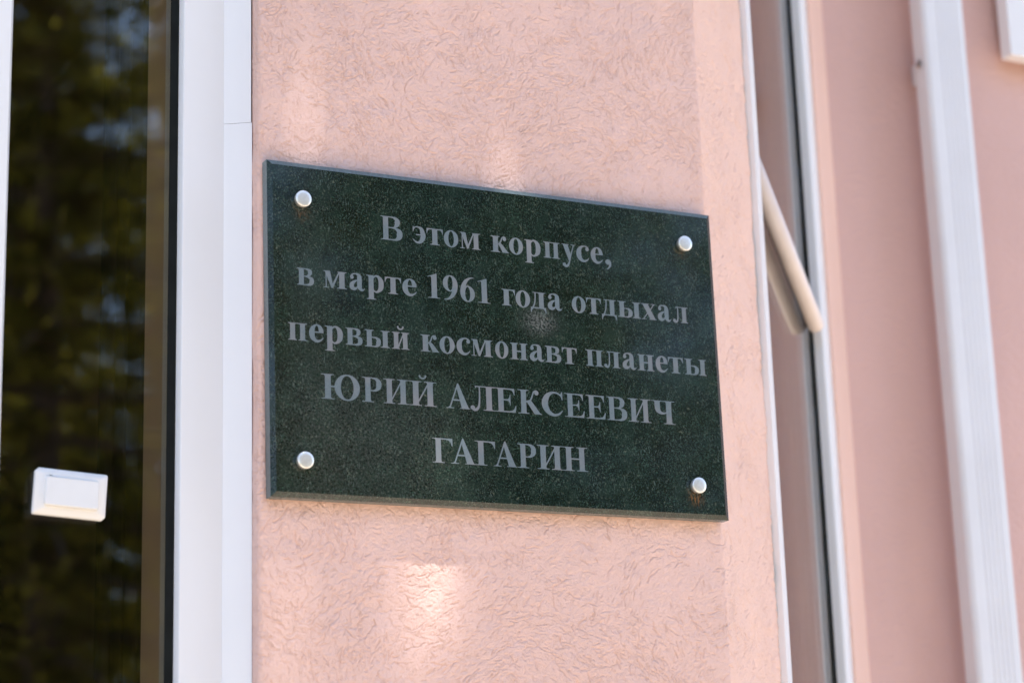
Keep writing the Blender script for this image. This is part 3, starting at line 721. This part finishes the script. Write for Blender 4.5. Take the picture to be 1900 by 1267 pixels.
for k, (h, w, n) in enumerate(((13.5, 2.4, 30000), (11.5, 2.2, 25000), (14.5, 2.3, 28000))):
    P, T, lb = conifer_parts(h, w, 20+k, n)
    cl_ = np.sin(P[:, 0]*5.1+k)+np.sin(P[:, 1]*4.7)+np.sin(P[:, 2]*6.3+P[:, 0]*2)+np.sin(P[:, 2]*2.3-P[:, 1]*3)
    kp = cl_ > -.5; P = P[kp]; T = np.clip(T[kp]*.6+.20*cl_[kp], 0, 1)**1.4
    crown = cards(P, .15, T, 'crown', M_needle, .6)
    tr = MB(); tr.tube([(0, 0, -.1), (.02, 0, h*.3), (0, .03, h*.7), (0, 0, h)], [.19, .15, .08, .02], 10)
    protos.append((crown, tr, lb))
def near_proto():
    P, T, lb = conifer_parts(7.6, 1.75, 41, 150000)
    cl_ = np.sin(P[:, 0]*31+1)+np.sin(P[:, 1]*9)+np.sin(P[:, 2]*27+P[:, 0]*9)+np.sin(P[:, 2]*8.3-P[:, 0]*12)
    kp = (cl_ > -.05) & (P[:, 2] > 1.2); P = P[kp]; T = np.clip(T[kp]*.35+.30*cl_[kp], 0, 1)**1.9  # clump tint puts sunlit highlights into the needle colour
    tr = MB(); tr.tube([(0, 0, -.1), (.02, 0, 2.3), (0, .03, 5.3), (0, 0, 7.6)], [.11, .09, .05, .012], 10)
    return cards(P, .048, T, 'crown', M_needle, .5, .42), tr, lb
protos.append(near_proto())
pm = []
for crown, tr, lb in protos:
    t_ = tr.build('trunk', M_bark); l_ = lb.build('limbs', M_bark); pm.append((crown, t_.data, l_.data))
    bpy.data.objects.remove(t_); bpy.data.objects.remove(l_)
spots = [(-13.8, -13.6, 2), (-9.5, -15.5, 0), (-5.2, -14.0, 1), (-1.6, -16.5, 2), (1.0, -13.6, 0), (2.9, -15.4, 1), (4.3, -12.6, 2), (5.8, -16.4, 0), (7.4, -13.6, 1), (9.6, -12.2, 0),
         (1.20, -6.3, 3), (3.35, -6.9, 3), (5.4, -6.4, 3), (2.2, -19.5, 2), (4.6, -20.0, 0), (7.0, -20.5, 1), (10.2, -19.0, 2)]
words = ['tall dark spruce', 'slim olive spruce', 'tallest drooping spruce', 'young fine-needled spruce']
order = ['at the far left end of the reflected row', 'second from the left end of the reflected row', 'third from the left end of the reflected row', 'left of the pane in the reflected row', 'at the left side of the pane',
         'mirrored in the left half of the pane', 'mirrored in the right half of the pane', 'mirrored between pane and plaque', 'mirrored in the plaque stone', 'at the right end of the front row',
         'close to the path, mirrored in the window pane', 'close to the path, mirrored in the plaque', 'close to the path, nearest the rain pipe', 'first of the back row', 'second of the back row', 'third of the back row', 'last of the back row']
for i, (x, y, k) in enumerate(spots):
    t = empty('spruce_tree', (x, y, 0), (0, 0, i*1.37)); s_ = .9+.2*((i*37) % 10)/10; t.scale = (s_,)*3
    tag(t, words[k]+' '+order[i], 'tree', 'spruces across the lawn facing the facade')
    for nm, me in zip(('crown', 'trunk', 'limbs'), pm[k]):
        o = bpy.data.objects.new(nm, me); C.objects.link(o); o.parent = t
# shrubs under the spruces
for i, x in enumerate(np.arange(-9, 10.5, 2.3)):
    c0 = np.array([x+rng.normal(0, .3), -10.8+rng.normal(0, .5), .9]); n = 1500
    u_ = rng.normal(0, 1, (n, 3)); u_ /= np.linalg.norm(u_, axis=1)[:, None]
    P = u_*np.array([1.25, .9, 1.0])*rng.uniform(.55, 1.05, (n, 1))**.5*(1+.25*np.sin(u_[:, :1]*5+i))
    me = cards(P, .13, rng.uniform(0, 1, n)*.6+.4*(u_[:, 2] > .2), 'shrub', M_leafy, .1, .6)
    o = bpy.data.objects.new('shrub', me); C.objects.link(o); o.location = c0
    tag(o, 'rounded green shrub at the foot of the spruces, '+('leftmost', 'second from left', 'third from left', 'fourth from left', 'middle one', 'fourth from right', 'third from right', 'second from right', 'rightmost')[i]+' of the row', 'shrub', 'shrubs at the foot of the spruces')

# ================================================================ unseen broadleaf tree, added so that its bough shades the facade
sun_v = np.array(sv)
ZCAN = 8.0
def on_canopy(x, z, zc=ZCAN, y=.02):      # where the ray from a wall point to the sun meets height zc
    k = (zc-z)/sun_v[2]; return x+k*sun_v[0], y+k*sun_v[1]
lt = empty('sun_blocker_tree', (-4.6, -3.4, 0))
tag(lt, 'unseen broadleaf tree added beside the path so that its bough shades the pier', 'tree')
tk = MB(); tk.tube([(0, 0, -.1), (.05, 0, 3), (.15, .1, 6), (.3, .2, 8.4), (.5, .2, 10.5)], [.30, .24, .20, .13, .04], 14); tk.build('trunk', M_bark, lt, smooth=True)
bo = MB()
x_, y_ = on_canopy(.2, 2.2)
bo.tube([(.2, .1, 7.0), (1.6, .7, 7.9), (3.2, 1.3, 8.25), (5.0, 1.6, 8.30), (6.6, 1.5, 8.2)], [.12, .09, .065, .045, .02], 10)
bo.tube([(.3, .1, 7.6), (1.5, -.6, 8.9), (3.0, -.9, 9.6)], [.09, .06, .02], 8)
bo.build('bough', M_bark, lt, smooth=True)
nlf = 46000
P = np.stack([rng.uniform(-3.4, 3.9, nlf), rng.uniform(-2.75, -.95, nlf), ZCAN+rng.normal(0, .22, nlf)], 1)
keep = np.ones(nlf, bool)
# leaves left out along sun rays to set chosen light patches: (wall x, wall z, size of the gap, number, spread)
SUN_GAPS = [(-.145, ZC-.283, -.002, 1, .004), (-.112, ZC-.300, .004, 1, .004), (-.088, ZC-.318, .008, 1, .004), (-.078, ZC-.345, .007, 1, .004), (-.060, ZC-.372, .008, 1, .004),
        (-.048, ZC-.405, .007, 1, .004), (-.030, ZC-.430, .006, 1, .004), (-.115, ZC-.35, .000, 1, .004), (-.02, ZC-.37, -.004, 1, .004), (.02, ZC-.41, -.006, 1, .004), (.150, ZC-.30, .000, 1, .004), (-.215, ZC+.235, -.010, 1, .002), (-.27, ZC+.25, -.012, 1, .002)]
kk = (P[:, 2]-2.2)/sun_v[2]
for gx, gz, gr_, gn, gs in SUN_GAPS:
    for _ in range(gn):
        wx = gx+rng.normal(0, gs); wz = gz+rng.normal(0, gs)
        d0 = P-np.array([wx, .02, wz]); al = d0@sun_v; pr = d0-al[:, None]*sun_v
        keep &= np.linalg.norm(pr, axis=1) > gr_+.034
P = P[keep]
extra = np.stack([rng.normal(-4.3, 1.5, 9000), rng.normal(-3.6, 1.2, 9000), rng.normal(9.6, 1.0, 9000)], 1)
P = np.concatenate([P, extra[extra[:, 1] < -2.8]])
P = P-np.array([-4.6, -3.4, 0])
me = cards(P, .085, rng.uniform(0, 1, len(P)), 'leaves', M_leafy, .1, .75)
o = bpy.data.objects.new('leaves', me); C.objects.link(o); o.parent = lt
